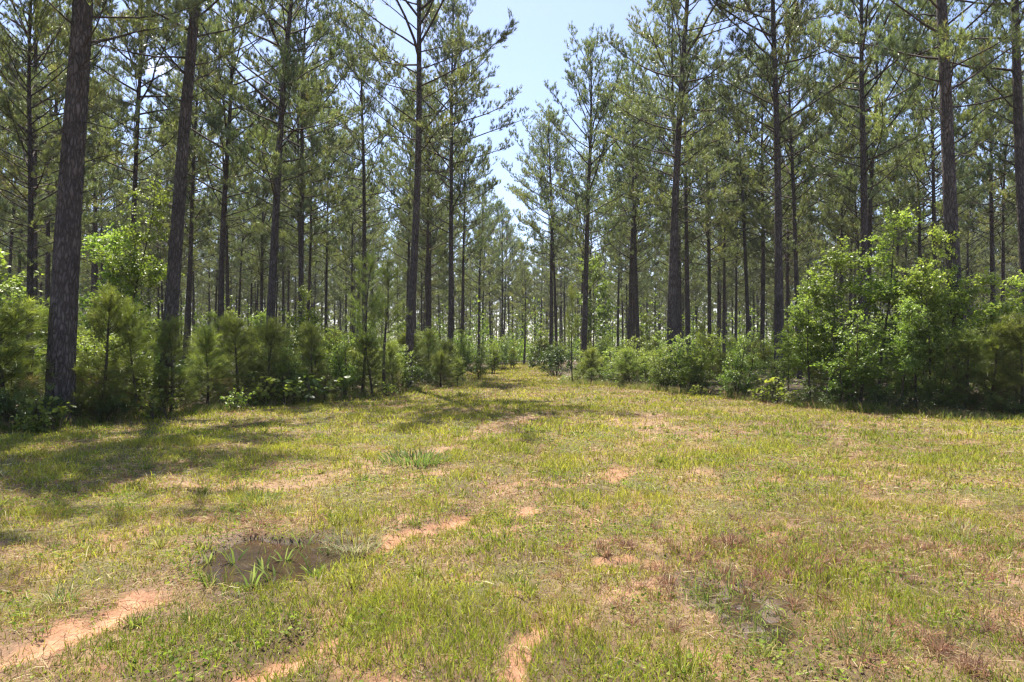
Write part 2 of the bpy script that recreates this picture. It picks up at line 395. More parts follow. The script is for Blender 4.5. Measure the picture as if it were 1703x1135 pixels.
C = lerp(C, np.array([.54, .32, .19]), np.clip(clay - .5, 0, 1) * sstep(.45, .6, n3_))
C = lerp(C, np.array([.085, .052, .032]), mud * .85)
C = lerp(C, np.array([.10, .068, .045]), np.maximum(pud, mpu * .8))
C = lerp(C, np.array([.105, .072, .045]), sstep(-.3, .8, ins + (n1_ - .5) * 1.5))
C = C * (0.85 + .3 * n3_)[..., None]
nx, ny = len(xs), len(ys)
idx = (np.arange(ny - 1)[:, None] * nx + np.arange(nx - 1)[None]).reshape(-1)
quads = np.stack([idx, idx + 1, idx + nx + 1, idx + nx], 1)
me = make_mesh('ground', np.stack([X, Y, Z], -1).reshape(-1, 3), [quads], M_GROUND,
               {'soil': C.reshape(-1, 3), 'wet': np.maximum(mud * .55 * sstep(.4, .6, n1_), np.maximum(pud, mpu)).reshape(-1)}, True)
g_ob = tag(link('ground', me), kind='structure')

def pool(name, poly, c, z, grow):
    a = np.linspace(0, 2 * math.pi, 72, endpoint=False)
    pa = np.arctan2(poly[:, 1] - c[1], poly[:, 0] - c[0]); pr = np.hypot(*(poly - c).T); i = np.argsort(pa); pa, pr = pa[i], pr[i]
    R = np.interp((a + math.pi) % (2 * math.pi) - math.pi, np.r_[pa[-1] - 2 * math.pi, pa, pa[0] + 2 * math.pi], np.r_[pr[-1], pr, pr[0]]) * grow
    V = [(c[0], c[1], z)] + [(c[0] + r * math.cos(t), c[1] + r * math.sin(t), z) for r, t in zip(R, a)]
    F = np.array([[0, 1 + i, 1 + (i + 1) % 72] for i in range(72)])
    tag(link(name, make_mesh(name, np.array(V), [F], M_WATER)), kind='structure')
pool('puddle_water', PUDW, PUDC, -.044, 1.15)
pool('mud_water', MUDW, MUDC, -.041, 1.15)

# ------------------------------------------------------------------ grass
def grass_field():
    Vs, Fq, Ft, Cs = [], [], [], []; base = 0
    def emit(x, y, h, wd, yaw, bend, colr, lying):
        nonlocal base
        n = len(x); z = zg(x, y) + (fbm(x * 11, y * 11, 88) - .5) * .02 * (y < 12) - .004
        dx, dy = np.cos(yaw), np.sin(yaw)
        el = np.where(lying, rs.uniform(.02, .35, n), rs.uniform(.8, 1.5, n))
        ce, se = np.cos(el), np.sin(el)
        fa = rs.uniform(0, 2 * math.pi, n)
        sx, sy = -dy * wd * .5, dx * wd * .5
        P0 = np.stack([x, y, z + lying * rs.uniform(.003, .035, n)], 1)
        P1 = P0 + np.stack([dx * ce, dy * ce, se], 1) * (h * .55)[:, None]
        el2 = el - bend; P2 = P1 + np.stack([dx * np.cos(el2), dy * np.cos(el2), np.sin(el2)], 1) * (h * .45)[:, None]
        P2[:, 2] = np.maximum(P2[:, 2], P0[:, 2] + .002)
        # blades turned at random about their own length
        S = np.stack([sx, sy, np.zeros(n)], 1)
        Nn = np.cross(np.stack([dx * ce, dy * ce, se], 1), S)
        Sr = S * np.cos(fa)[:, None] + Nn * np.sin(fa)[:, None]
        V = np.stack([P0 - Sr, P0 + Sr, P1 + Sr * .85, P1 - Sr * .85, P2], 1).reshape(-1, 3)
        o = base + np.arange(n) * 5
        Fq.append(np.stack([o, o + 1, o + 2, o + 3], 1)); Ft.append(np.stack([o + 3, o + 2, o + 4], 1))
        Vs.append(V); Cs.append(np.repeat(colr, 5, 0)); base += 5 * n
    for d0, d1, dens, wd, hs in [(1.6, 4.6, 5200, .0042, .8), (4.6, 7.5, 2900, .0058, .95), (7.5, 12, 1300, .009, 1.0), (12, 20, 520, .014, 1.05), (20, 34, 220, .022, 1.1), (34, 75, 90, .035, 1.2)]:
        xm = .88 if d0 < 34 else .12
        pad = 3.2; area = xm * (d1 * d1 - d0 * d0) + 2 * pad * (d1 - d0) if d0 < 34 else 41 * 9
        n = int(area * dens)
        if d0 < 34:
            h0 = xm * d0 + pad; h1 = xm * d1 + pad; q = rs.rand(n); hw_ = np.sqrt(h0 * h0 + q * (h1 * h1 - h0 * h0))
            y = (hw_ - pad) / xm; x = rs.uniform(-1, 1, n) * hw_
        else:
            y = rs.uniform(d0, d1, n); x = np.interp(y, PY, PC) + rs.uniform(-4.5, 4.5, n)
        clay, dry, mud, pud, mpu, n1, n2, n3 = masks(x, y)
        ins = inside(x, y)
        tall = fbm(x * 1.4, y * 1.4, 91)
        p = (1 - .85 * clay) * (1 - .45 * mud) * (1 - .86 * pud) * (1 - .70 * mpu) * np.clip(1 - 1.9 * np.clip(dry - .60, 0, 1), .2, 1) * (.45 + .75 * n3) * sstep(.9, -.1, ins)
        keep = rs.rand(n) < p
        x, y, clay, dry, mud, pud, n1, n2, n3, tall = [a[keep] for a in (x, y, clay, dry, mud, pud, n1, n2, n3, tall)]
        n = len(x)
        pd = np.clip(.11 + .50 * dry + .3 * mud + .25 * clay - .12 * sstep(.5, .7, tall), .12, .9)
        isdry = rs.rand(n) < pd
        lying = isdry & (rs.rand(n) < .72)
        h = hs * np.where(isdry, rs.uniform(.04, .15, n), (.032 + .06 * sstep(.38, .75, tall) + .035 * sstep(.45, .7, n1)) * rs.uniform(.5, 1.5, n))
        long_ = rs.rand(n) < .012; h = np.where(long_ & ~lying, h * 1.9, h)
        u = rs.rand(n, 1); v = rs.rand(n, 1); k = np.clip(n2 * 1.6 - .3 + rs.uniform(-.2, .2, n), 0, 1)[:, None]
        green = (np.array([.25, .305, .030]) * (1 - k) + np.array([.47, .44, .055]) * k) * (.42 + .95 * u)
        straw = np.where(v < .35, np.array([[.33, .17, .09]]), np.where(v < .86, np.array([[.48, .36, .16]]), np.array([[.66, .56, .32]]))) * (.5 + .75 * u)
        colr = np.where(isdry[:, None], straw, green)
        emit(x, y, h, wd * rs.uniform(.6, 1.35, n) * np.where(isdry, .8, 1.0), rs.uniform(0, 2 * math.pi, n), rs.uniform(0, .9, n), colr, lying)
    # taller, uneven green tufts and thin seed stalks
    nt_ = 1000; ty = np.sqrt(rs.uniform(2.6 ** 2, 22 ** 2, nt_)); tx = rs.uniform(-1, 1, nt_) * .85 * ty
    cl_, dr_, mu_, pu_, mp_, a1, a2, a3 = masks(tx, ty)
    k = (cl_ < .3) & (pu_ < .3) & (mp_ < .3) & (inside(tx, ty) < -.2) & (fbm(tx * .8, ty * .8, 171) > .42); tx, ty = tx[k], ty[k]; nt_ = len(tx)
    m_ = 34; th = rs.uniform(.04, .13, nt_); tr_ = rs.uniform(.02, .09, nt_); tcx = rs.rand(nt_)
    a_ = rs.uniform(0, 6.28, nt_ * m_); q_ = rs.rand(nt_ * m_) ** .6 * np.repeat(tr_, m_)
    x = np.repeat(tx, m_) + np.cos(a_) * q_; y = np.repeat(ty, m_) + np.sin(a_) * q_; u_ = np.repeat(tcx, m_)[:, None]
    cc = (np.array([[.20, .26, .04]]) * (1 - u_) + np.array([[.36, .38, .07]]) * u_) * rs.uniform(.45, 1.4, (nt_ * m_, 1))
    cc = np.where(rs.rand(nt_ * m_, 1) < .15, np.array([[.50, .38, .19]]), cc)
    emit(x, y, np.repeat(th, m_) * rs.uniform(.5, 1.2, nt_ * m_), .0035 + .0009 * y, a_ + rs.normal(size=nt_ * m_) * .6, rs.uniform(.1, 1.3, nt_ * m_), cc, np.zeros(nt_ * m_, bool))
    # bunches of russet dead stalks in the dry band above the right-hand mud and in a few other spots
    for (qx, qy), sx_, sy_, m_ in [((1130, 915), 110, 22, 26), ((1330, 935), 130, 26, 30), ((1240, 900), 60, 12, 10), ((450, 880), 70, 12, 12), ((1620, 930), 90, 25, 12), ((1560, 1090), 140, 30, 14), ((1240, 960), 60, 20, 8), ((1060, 1000), 60, 30, 6)]:
        for _ in range(int(m_ * 1.7)):
            X_, Y_ = at(qx + rs.normal() * sx_, qy + rs.normal() * sy_); n = rs.randint(18, 60); rr = rs.uniform(.015, .08)
            a_ = rs.uniform(0, 6.28, n); x = X_ + np.cos(a_) * rr * rs.rand(n); y = Y_ + np.sin(a_) * rr * rs.rand(n)
            cc = np.array([[.36, .19, .115], [.27, .15, .10], [.45, .30, .17]])[rs.randint(0, 3, n)] * rs.uniform(.6, 1.2, (n, 1))
            emit(x, y, rs.uniform(.05, .13, n), np.full(n, .0045), a_ + rs.normal(size=n) * .5, rs.uniform(0, 1.2, n), cc, rs.rand(n) < .3)
    # thin green blades scattered through the wet ground
    for P_, m_ in ((PUDW, 260), (MUDW, 420)):
        c_ = P_.mean(0); i_ = rs.randint(0, len(P_), m_); t_ = rs.rand(m_, 1) ** .4 * 1.25; q_ = c_ + (P_[i_] - c_) * t_ + rs.normal(size=(m_, 2)) * .06
        emit(q_[:, 0], q_[:, 1], rs.uniform(.05, .16, m_), rs.uniform(.004, .008, m_), rs.uniform(0, 6.28, m_), rs.uniform(0, 1, m_), np.array([[.22, .28, .05]]) * rs.uniform(.6, 1.3, (m_, 1)), rs.rand(m_) < .25)
    # longer, ragged grass where the clearing meets the thicket
    n = 60000; u = rs.rand(n); x = rs.uniform(-17, 19, n); y = edge_y(x) + rs.normal(0, .55, n) - .15
    k = (np.abs(x / y) < .95) & (inside(x, y) > -1.3) & (inside(x, y) < .9) & (fbm(x * 1.1, y * 1.1, 66) > .44); x, y = x[k], y[k]; n = len(x)
    dr = rs.rand(n, 1) < .35
    emit(x, y, rs.uniform(.08, .34, n) * (.5 + fbm(x, y, 67)), rs.uniform(.008, .018, n), rs.uniform(0, 6.28, n), rs.uniform(0, 1.1, n),
         np.where(dr, np.array([[.42, .31, .15]]), np.array([[.20, .26, .045]])) * rs.uniform(.6, 1.25, (n, 1)), np.zeros(n, bool))
    me = make_mesh('grass', np.concatenate(Vs), [np.concatenate(Fq), np.concatenate(Ft)], M_GRASS, {'blade': np.concatenate(Cs)})
    return tag(link('grass', me), label='short sunlit grass and dry straw over the clearing and the track', cat='grass', kind='stuff')
grass_field()
def clover():
    n = 90000; y = np.sqrt(rs.uniform(2.5 ** 2, 14 ** 2, n)); x = rs.uniform(-1, 1, n) * .85 * y
    clay, dry, mud, pud, mpu, n1, n2, n3 = masks(x, y); d = fbm(x * 2.3, y * 2.3, 133)
    k = (rs.rand(n) < sstep(.50, .66, d) * (1 - clay) * (1 - pud) * (1 - mpu) + .05) & (clay < .5) & (pud < .3); x, y = x[k], y[k]; n = len(x)
    g = Geo(); leaves(g, np.stack([x, y, zg(x, y) + rs.uniform(.01, .045, n)], 1), rs.normal(size=(n, 3)) * np.array([1, 1, .3]), .026, rs, np.clip(.6 + .3 * rs.normal(size=n), 0, 1), .55, False)
    tag(link('clover', g.mesh('clover', M_CLOVER)), 'tiny round weed leaves spread through the near grass', 'clover', kind='stuff')
clover()

def clump(name, x, y, n, h, r, colr, label, cat, group=None, wd=.006, lean=.5):
    """one tuft of longer blades or stalks"""
    rng = np.random.RandomState(int(abs(x * 131 + y * 977)) % 99999)
    a = rng.uniform(0, 2 * math.pi, n); rr = r * np.sqrt(rng.rand(n)); yaw = a + rng.uniform(-.8, .8, n)
    el = rng.uniform(1.5 - lean, 1.5, n); L_ = h * rng.uniform(.5, 1.1, n)
    z0 = float(zg(np.array([x]), np.array([y]))[0]) - .01
    P0 = np.stack([rr * np.cos(a), rr * np.sin(a), np.zeros(n)], 1)
    pts = [P0]; e = el.copy()
    for k in range(3):
        pts.append(pts[-1] + np.stack([np.cos(yaw) * np.cos(e), np.sin(yaw) * np.cos(e), np.sin(e)], 1) * (L_ / 3)[:, None]); e = e - rng.uniform(.05, .55, n)
    S = np.stack([-np.sin(yaw), np.cos(yaw), np.zeros(n)], 1) * wd * .5
    fa = rng.uniform(-.9, .9, n)[:, None]; S = S * np.cos(fa) + np.array([0, 0, 1]) * np.sin(fa) * wd * .5
    V = np.stack([pts[0] - S * .7, pts[0] + S * .7, pts[1] + S, pts[1] - S, pts[2] + S * .8, pts[2] - S * .8, pts[3]], 1).reshape(-1, 3)
    o = np.arange(n) * 7
    Fq = np.concatenate([np.stack([o, o + 1, o + 2, o + 3], 1), np.stack([o + 3, o + 2, o + 4, o + 5], 1)]); Ft = np.stack([o + 5, o + 4, o + 6], 1)
    c = np.array(colr)[rng.randint(0, len(colr), n)] * rng.uniform(.7, 1.25, (n, 1))
    me = make_mesh(name, V, [Fq, Ft], M_GRASS, {'blade': np.repeat(c, 7, 0)})
    ob = link(name, me); ob.location = (x, y, z0)
    return tag(ob, label, cat, group)
GREENS = [(.12, .19, .04), (.17, .24, .05), (.23, .27, .06)]; REDS = [(.30, .17, .11), (.40, .24, .15), (.22, .13, .09)]; PALE = [(.34, .33, .16), (.25, .28, .09), (.45, .38, .2)]
for (qx, qy, n, h, r, c, lab, wd_, ln) in [
    (100, 1003, 90, .16, .10, GREENS + PALE, 'green grass tussock above the bare clay streak at lower left', .005, 1.0),
    (590, 905, 220, .17, .22, PALE + [(.2, .22, .12)], 'greyish tall grass clump at the right end of the left puddle', .006, .9),
    (690, 770, 200, .22, .45, GREENS, 'low leafy green weed patch beside the dry wheel track', .02, .8),
    (430, 838, 160, .16, .2, GREENS, 'green grass clump added for a shadow spot just behind the left puddle', .007, .7),  # clump added where a dark spot of shade lies on the grass
    (1217, 905, 110, .16, .06, REDS, 'upright reddish brown dead grass tuft above the right mud', .005, .5),
    (1350, 930, 180, .13, .20, REDS, 'broad russet dead grass tussock right of the muddy puddle', .005, .9),
    (1440, 1075, 110, .16, .15, GREENS, 'dark green fine grass clump at lower right', .004, .7),
    (1650, 1020, 120, .11, .16, REDS, 'small russet grass tuft near the right frame edge', .005, .8),
    (1600, 885, 110, .16, .14, PALE + REDS, 'bleached grass tuft lying over at right', .007, 1.2)]:
    X_, Y_ = at(qx, qy); clump('grass_clump', X_, Y_, n, h, r, c, lab, 'grass clump', 'longer grass clumps in the clearing', wd_, ln)
# broad-leaved water plants standing in the puddle
for k, (qx, qy, h, n, lab) in enumerate([
    (390, 925, .15, 4, 'short broad leaved water plant at the puddle\'s back left'), (418, 962, .20, 6, 'tall water plant at the front of the puddle, reddish at its foot'),
    (440, 935, .15, 4, 'water plant in the puddle just right of the tallest one'), (457, 952, .19, 5, 'water plant with a curled leaf in the middle of the puddle'),
    (474, 920, .17, 4, 'upright water plant towards the puddle\'s back'), (520, 945, .16, 4, 'pair leaved water plant in the right half of the puddle'),
    (528, 955, .10, 3, 'small water plant hugging the puddle\'s right front'), (548, 912, .11, 3, 'small bright water plant at the puddle\'s far right'),
    (346, 925, .15, 3, 'thin water plant on the left rim of the puddle'), (505, 900, .20, 3, 'tall blade plant standing behind the puddle')]):
    X_, Y_ = at(qx, qy); o = clump('water_plant', X_, Y_, int(n * 1.5), h * 1.5, .03, [(.14, .21, .04), (.20, .27, .05), (.28, .33, .08)], lab, 'water plant', 'water plants in the puddle', .019, .5)

# ------------------------------------------------------------------ pines
def trunk_mesh(H, r0, bend, seed, sides=12, segs=36, relief=False, sweep=0.0):
    rng = np.random.RandomState(seed)
    t = np.linspace(0, 1, segs) ** 0.9; z = -.35 + t * (H + .35)
    ph = rng.uniform(0, 6.28, 4)
    cx = bend * (np.sin(t * 3.1 + ph[0]) - math.sin(ph[0])) * .5 + .07 * np.sin(t * 11 + ph[1]) * t + sweep * t * t
    cyy = bend * (np.sin(t * 2.7 + ph[2]) - math.sin(ph[2])) * .5 + .07 * np.sin(t * 9 + ph[3]) * t
    r = r0 * (1 - .80 * t ** 1.15) + .18 * r0 * np.exp(-np.maximum(z, 0) / .35)
    r = np.maximum(r, .02)
    g = Geo(); P = np.stack([cx, cyy, z], 1)
    rough = None
    if relief:
        def rough(i, a):
            zz = z[i.astype(int)]; ar = a + .0 * zz
            u = ar * r0 * 9; 
            # periodic in angle: blend two samples
            wgt = ar / (2 * math.pi); per = 2 * math.pi * r0 * 9
            f = lambda uu: 1 - np.abs(fbm(uu * 1.6, zz * 3.2 + .6 * vnoise(uu, zz * 2, seed), seed, 3) - .5) * 5
            v = f(u) * (1 - wgt) + f(u - per) * wgt
            return 1 - .085 * np.clip(v, 0, 1) + .03 * (fbm(u * .5, zz * .9, seed + 9, 2) - .5)
    tube(g, P, r, sides, None, rough)
    return g.mesh('trunk', M_BARK, smooth=not relief or True), (lambda h: np.array([np.interp(h, z, cx), np.interp(h, z, cyy), h])), (lambda h: float(np.interp(h, z, r)))

def limb(g, p0, d0, L, r0, rng, n=6, up=.5, sides=4, wob=.12):
    P = [np.array(p0, float)]; d = np.array(d0, float)
    for k in range(n):
        d = d + np.array([0, 0, up / n]) + rng.normal(size=3) * wob; d /= np.linalg.norm(d)
        P.append(P[-1] + d * L / n)
    P = np.array(P); tube(g, P, np.linspace(r0, r0 * .3, n + 1), sides)
    return P

def pine_variant(seed, H, cb, Rm, hi=True, bend=.35, lop=0.0, far=False, sweep=0.0):
    rng = np.random.RandomState(seed)
    tm, axis_at, rad_at = trunk_mesh(H, .20, bend, seed, 12 if not far else 6, 36 if not far else 10, sweep=sweep)
    gb, gc = Geo(), Geo()
    TP, TD, TT = [], [], []
    nb = 60 if not far else 30
    az = rng.uniform(0, 6.28)
    for i in range(nb):
        f = (i + rng.uniform(-.4, .4)) / nb; f = min(max(f, 0), .99)
        h = cb + (H - cb) * f ** .92
        az += 2.4 + rng.uniform(-.5, .5)
        prof = (min(1, .62 + f * 1.3) if f < .3 else 1 - ((f - .3) / .7) ** 1.7 * .86)
        L = Rm * prof * rng.uniform(.55, 1.15) * (1 + lop * math.cos(az))
        if rng.rand() < .08: L *= 1.25
        el = math.radians(9 + 50 * f + rng.uniform(-14, 16))
        d = np.array([math.cos(az) * math.cos(el), math.sin(az) * math.cos(el), math.sin(el)])
        P = limb(gb, axis_at(h), d, L * (1 + .25 * f), .009 + .0085 * L, rng, 6, .30 - .15 * f, 4, .075)
        ntw = max(3, int(L * (5.2 if not far else 2.2)))
        tint_b = rng.uniform(.15, .75)
        for j in range(ntw):
            s = rng.uniform(.30 if f < .6 else .15, 1.0) ** .8; k = s * 6; k0 = min(int(k), 5)
            p = P[k0] + (P[k0 + 1] - P[k0]) * (k - k0); bd = norm(P[k0 + 1] - P[k0])
            sd_ = norm(np.cross(bd, rng.normal(size=3)))
            sd_[2] *= .5
            td = norm(bd * .75 + sd_ * .9 + np.array([0, 0, .30]))
            tl = rng.uniform(.35, 1.05) * (1.15 - .5 * s) * (1 if L > 1.2 else .7)
            Q = limb(gb, p, td, tl, .007, rng, 3, .35, 3, .16) if not far else np.array([p, p + td * tl * .5, p + td * tl, p + td * tl * 1.01])
            nt_ = (5 if tl > .5 else 3) + (0 if not far else 1)
            for q in range(nt_):
                sq = 1 - q * .20 * rng.uniform(.6, 1.2); kk = max(0, min(2.99, sq * 3)); k1 = int(kk)
                pp = Q[k1] + (Q[k1 + 1] - Q[k1]) * (kk - k1)
                off = rng.normal(size=3) * (.055 if q else .02)
                dd = norm(norm(Q[-1] - Q[0]) * .55 + rng.normal(size=3) * .34 + np.array([0, 0, .5]))
                TP.append(pp + off); TD.append(dd); TT.append(np.clip(tint_b + rng.normal() * .14, 0, 1))
        TP.append(P[-1]); TD.append(norm(P[-1] - P[-2]) + np.array([0, 0, .5])); TT.append(tint_b)
    # leader
    for q in range(14):
        TP.append(axis_at(H - q * .09)); TD.append(np.array([0, 0, 1.0]) + rng.normal(size=3) * .45); TT.append(.5)
    # dead bare branches below the crown
    if not far:
        for i in range(24):
            h = rng.uniform(cb * .42, cb * 1.05); az = rng.uniform(0, 6.28); L = rng.uniform(.3, 2.6) * (h / cb)
            el = math.radians(rng.uniform(-12, 35))
            P = limb(gb, axis_at(h), (math.cos(az) * math.cos(el), math.sin(az) * math.cos(el), math.sin(el)), L, .006 + .005 * L, rng, 5, .1, 3, .10)
            for j in range(int(L * 3)):
                k = rng.randint(1, 5); bd = norm(P[k + 1] - P[k]); td = norm(bd + rng.normal(size=3) * .7)
                limb(gb, P[k], td, rng.uniform(.2, .7), .005, rng, 3, .0, 3, .2)
    TP, TD, TT = np.array(TP), np.array(TD), np.array(TT)
    if far: tufts(gc, TP, TD, 9, .14, .32, .07, rng, (15, 75), TT)
    else: tufts(gc, TP, TD, 26, .17, .165, .0175, rng, (14, 52), TT, .0)
    return tm, gb, gc

VAR = []
specs = [(101, 20.5, 8.0, 4.5, .35, 0), (102, 21.5, 9, 4.2, .45, .15), (103, 19.5, 7.5, 4.6, .30, -.1), (104, 21, 8.5, 3.8, .5, 0),
         (105, 20, 6.8, 4.2, .4, .2), (106, 18.5, 7.5, 3.7, .3, 0), (107, 22, 9.3, 4.7, .6, -.2)]
for s_, H, cb, Rm, bd, lop in specs:
    tm, gb, gc = pine_variant(s_, H, cb, Rm, True, bd, lop)
    VAR.append((H, tm, gb.mesh('branches', M_TWIG), gc.mesh('crown', M_NEEDLE)))

def pine(x, y, var, s=1.0, wid=1.0, rz=0.0, lean=(0, 0), label='', group=None, trunk=None, name='pine_tree'):
    H, tm, bm_, cm = VAR[var]
    e = link(name, None); e.location = (x, y, float(zg(np.array([x]), np.array([y]))[0]))
    e.rotation_mode = 'XYZ'
    R = Matrix.Rotation(math.atan(lean[0]), 4, 'Y') @ Matrix.Rotation(-math.atan(lean[1]), 4, 'X') @ Matrix.Rotation(rz, 4, 'Z')
    e.rotation_euler = R.to_euler()
    e.scale = (s, s, s)
    t = link('trunk', trunk or tm, e)
    if not trunk: t.scale = (wid, wid, 1)
    link('branches', bm_, e); link('crown', cm, e)
    tag(e, label, 'pine tree', group)
    return e

# named pines: px at mid trunk (y=450), distance, trunk scale, px at top of photo minus px at 450 -> lean, variant, label
hero_trunk, _, _ = trunk_mesh(20.5, .285, .35, 101, 96, 520, True)
hero_trunk2, _, _ = trunk_mesh(21.5, .205, .45, 102, 72, 420, True)
NAMED = [
    # x@450, d, x@50, width px, variant, spin, label
    (119, 14.6, 149, 46, 0, .4, 'thickest pine trunk, grey plated bark, at the far left of the clearing'),
    (288, 19.0, 313, 22, 1, 2.2, 'slightly bowed thick pine, second large trunk from the left'),
    (372, 33, 388, 12, 2, 1.0, 'dark pine just right of the bowed thick pine'),
    (318, 39, 345, 9.5, 3, 2.0, 'slim pine directly behind and right of the bowed trunk, leaning right'),
    (458, 28, 482, 14.5, 4, 3.0, 'tall straight pine standing above the light green young pines on the left'),
    (505, 34, 510, 11, 5, 4.0, 'dark pine just right of the tall one above the young pines'),
    (541, 56, 543, 6, 0, 5.0, 'thin pine between two thicker pines left of centre'),
    (607, 40, 614, 9.5, 3, .7, 'pine with a forking dark crown left of the tall trackside pine'),
    (682, 26.5, 692, 14, 6, 1.7, 'tall trackside pine with wide limbs, nearest on the left of the track'),
    (752, 38, 759, 10.5, 2, 5.6, 'pine whose crown edges the left of the sky gap'),
    (714, 58, 716, 7, 1, 3.3, 'thin pine between the two trackside pines on the left'),
    (768, 62, 771, 6.5, 5, 1.3, 'thin pine right behind the pine edging the sky gap'),
    (797, 78, 799, 5.5, 4, 3.9, 'thin distant pine beside the left rim of the track'),
    (872, 69, 873, 4.0, 5, .5, 'slender small pine standing where the track ends'),
    (836, 92, 838, 4, 0, 2.0, 'far thin pine left of the track\'s end'),
    (915, 56, 915, 7.5, 1, 2.7, 'left one of the close pair of pines right of the track'),
    (924, 60, 920, 6, 3, .9, 'right one of the close pair of pines right of the track'),
    (971, 43, 974, 11, 4, 4.6, 'pine with a broad crown just right of the sky gap'),
    (1054, 60, 1058, 7.5, 2, 2.3, 'mid distance pine above the yellow green bushes'),
    (1118, 29, 1124, 15, 3, 3.6, 'tall dark straight pine with its big crown right of the sky gap'),
    (1142, 42, 1136, 9.5, 0, 5.0, 'thinner pine close behind the tall dark pine on the right'),
    (1204, 58, 1205, 6.5, 5, 1.9, 'thin pine midway between two thick right hand pines'),
    (1242, 46, 1235, 8, 3, .2, 'pine leaning slightly left, left one of two dark ones right of centre'),
    (1266, 46, 1264, 8.5, 2, 3.0, 'upright pine, right one of two dark ones right of centre'),
    (1298, 27, 1305, 14.5, 1, 4.1, 'reddish barked tall pine left of the big leafy saplings'),
    (1327, 36, 1322, 10, 4, 1.1, 'dark pine close right of the reddish barked tall pine'),
    (1432, 31, 1426, 14, 2, 2.5, 'thick pine rising behind the tallest leafy sapling'),
    (1591, 18.5, 1578, 24, 0, 5.4, 'thick dark pine behind the leafy saplings on the right'),
    (1648, 41, 1640, 10, 5, .8, 'narrow pine between the two thick pines at the right edge'),
    (1700, 21.5, 1674, 19, 1, 1.4, 'rightmost tall pine leaning left, cut by the frame edge'),
    (14, 48, 22, 7, 3, 4.4, 'thin dark pine left of the thickest trunk, at the frame edge'),
    (215, 31, 228, 8, 5, .3, 'slim pine rising behind the bright green sapling on the left'),
    (62, 27, 66, 9.5, 4, 2.9, 'dark pine seen just left of the thickest trunk'),
]
placed = []
for i, (xp, d, xt, wp, v, rz, lab) in enumerate(NAMED):
    x, y = atd(xp, d)
    # lean that gives the drift from y=450 to y=50 seen in the photograph
    lx = (xt - xp) / 400.0
    h450 = CAM_H + (HOR - 450) / F_PX * d
    x -= lx * h450
    H = specs[v][1]; s = 20.6 / H * rnd.uniform(.95, 1.05)
    if d > 80: s *= 1.0
    if lab.startswith('slender small'): s = .52
    wid = wp * d / F_PX / (.40 * s * (.95 if d < 32 else 1.08))
    tr = None
    if i == 0: tr = hero_trunk; s = 1.0; lx -= .012
    if i == 1: tr = hero_trunk2; s = 1.0; lx -= .015
    pine(x, y, v, s, min(max(wid, .6), 1.4), rz, (lx, rnd.uniform(-.01, .01)), lab, 'tall pines of the plantation', tr)
    placed.append((x, y))
x, y = atd(50, 15.2)
pine(x, y, 4, .50, .85, 2.0, (.012, .01), 'crooked spindly small pine just left of the thickest trunk', 'tall pines of the plantation'); placed.append((x, y))
# the trees just outside the frame whose crowns shade the grass at the left
for x, y, v in [(-12.6, 10.8, 2), (-14.5, 15.0, 4)]:
    pine(x, y, v, 1.0, 1.0, 1.0 * v, (0, 0), 'tall pine at the left border of the clearing, beside the thickest trunk', 'tall pines of the plantation'); placed.append((x, y))

# filler pines
def spread(n_try, ymin, ymax, dmin, seed, test, existing, xm=.80, pad=5, cap=99999):
    rng = np.random.RandomState(seed); pts = list(existing); res = []
    for _ in range(n_try):
        y = math.sqrt(rng.uniform(ymin ** 2, ymax ** 2)); x = rng.uniform(-1, 1) * (xm * y + pad)
        if not test(x, y): continue
        a = np.array(pts)
        if len(a) and np.min((a[:, 0] - x) ** 2 + (a[:, 1] - y) ** 2) < dmin ** 2: continue
        pts.append((x, y)); res.append((x, y))
        if len(res) >= cap: break
    return res
def pine_ok(x, y):
    if inside(np.array([x]), np.array([y]))[()] [0] < 2.0: return False
    if y < 34 and abs(x / y) < .74: return False
    if y < 112 and abs(x - np.interp(y, [20, 67, 112], [.3, 1.2, 2.2])) < np.interp(y, [28, 45, 112], [6.3, 6.0, 5.0]): return False
    return True
near = spread(9000, 24, 118, 5.3, 5, pine_ok, placed, .77, 3, 262)
HERO_X = sorted([(n[0], n[6]) for n in NAMED if n[1] < 45])
side_names = [(0, 111, 'left of the thickest trunk'), (111, 288, 'between the thickest trunk and the bowed pine'), (288, 458, 'between the bowed pine and the tall straight one'),
              (458, 607, 'left of the pine with a forking dark crown'), (607, 682, 'just left of the tall trackside pine'), (682, 830, 'left of the track\'s end'),
              (830, 971, 'around the far end of the track'), (971, 1118, 'left of the tall dark straight pine'), (1118, 1298, 'left of the reddish barked pine'),
              (1298, 1432, 'left of the tallest leafy sapling'), (1432, 1591, 'between the two thick pines behind the saplings'), (1591, 1760, 'near the right frame edge')]
cells = {}
for (x, y) in near:
    p = 851.5 + x / y * F_PX; dd = 0 if y < 55 else 1 if y < 85 else 2
    k = 0
    for j, (a, b, nm) in enumerate(side_names):
        if p >= a: k = j
    cells.setdefault((k, dd), []).append((x, y, p))
ORD = ['leftmost', 'second', 'third', 'fourth', 'fifth']
for (k, dd), lst in cells.items():
    lst.sort(key=lambda q: q[2])
    depth = ['nearer background pines', 'deeper pines', 'farthest thin pines'][dd]
    for j, (x, y, p) in enumerate(lst):
        v = rnd.randrange(7)
        lab = f'{ORD[j]} of the {depth} {side_names[k][2]}' if len(lst) <= 5 else f'one of the {depth} {side_names[k][2]}'
        s = 20.6 / specs[v][1] * rnd.uniform(.88, 1.07)
        pine(x, y, v, s, rnd.uniform(.62, .92), rnd.uniform(0, 6.28), (rnd.uniform(-.025, .025), rnd.uniform(-.02, .02)), lab, f'{depth} {side_names[k][2]}')

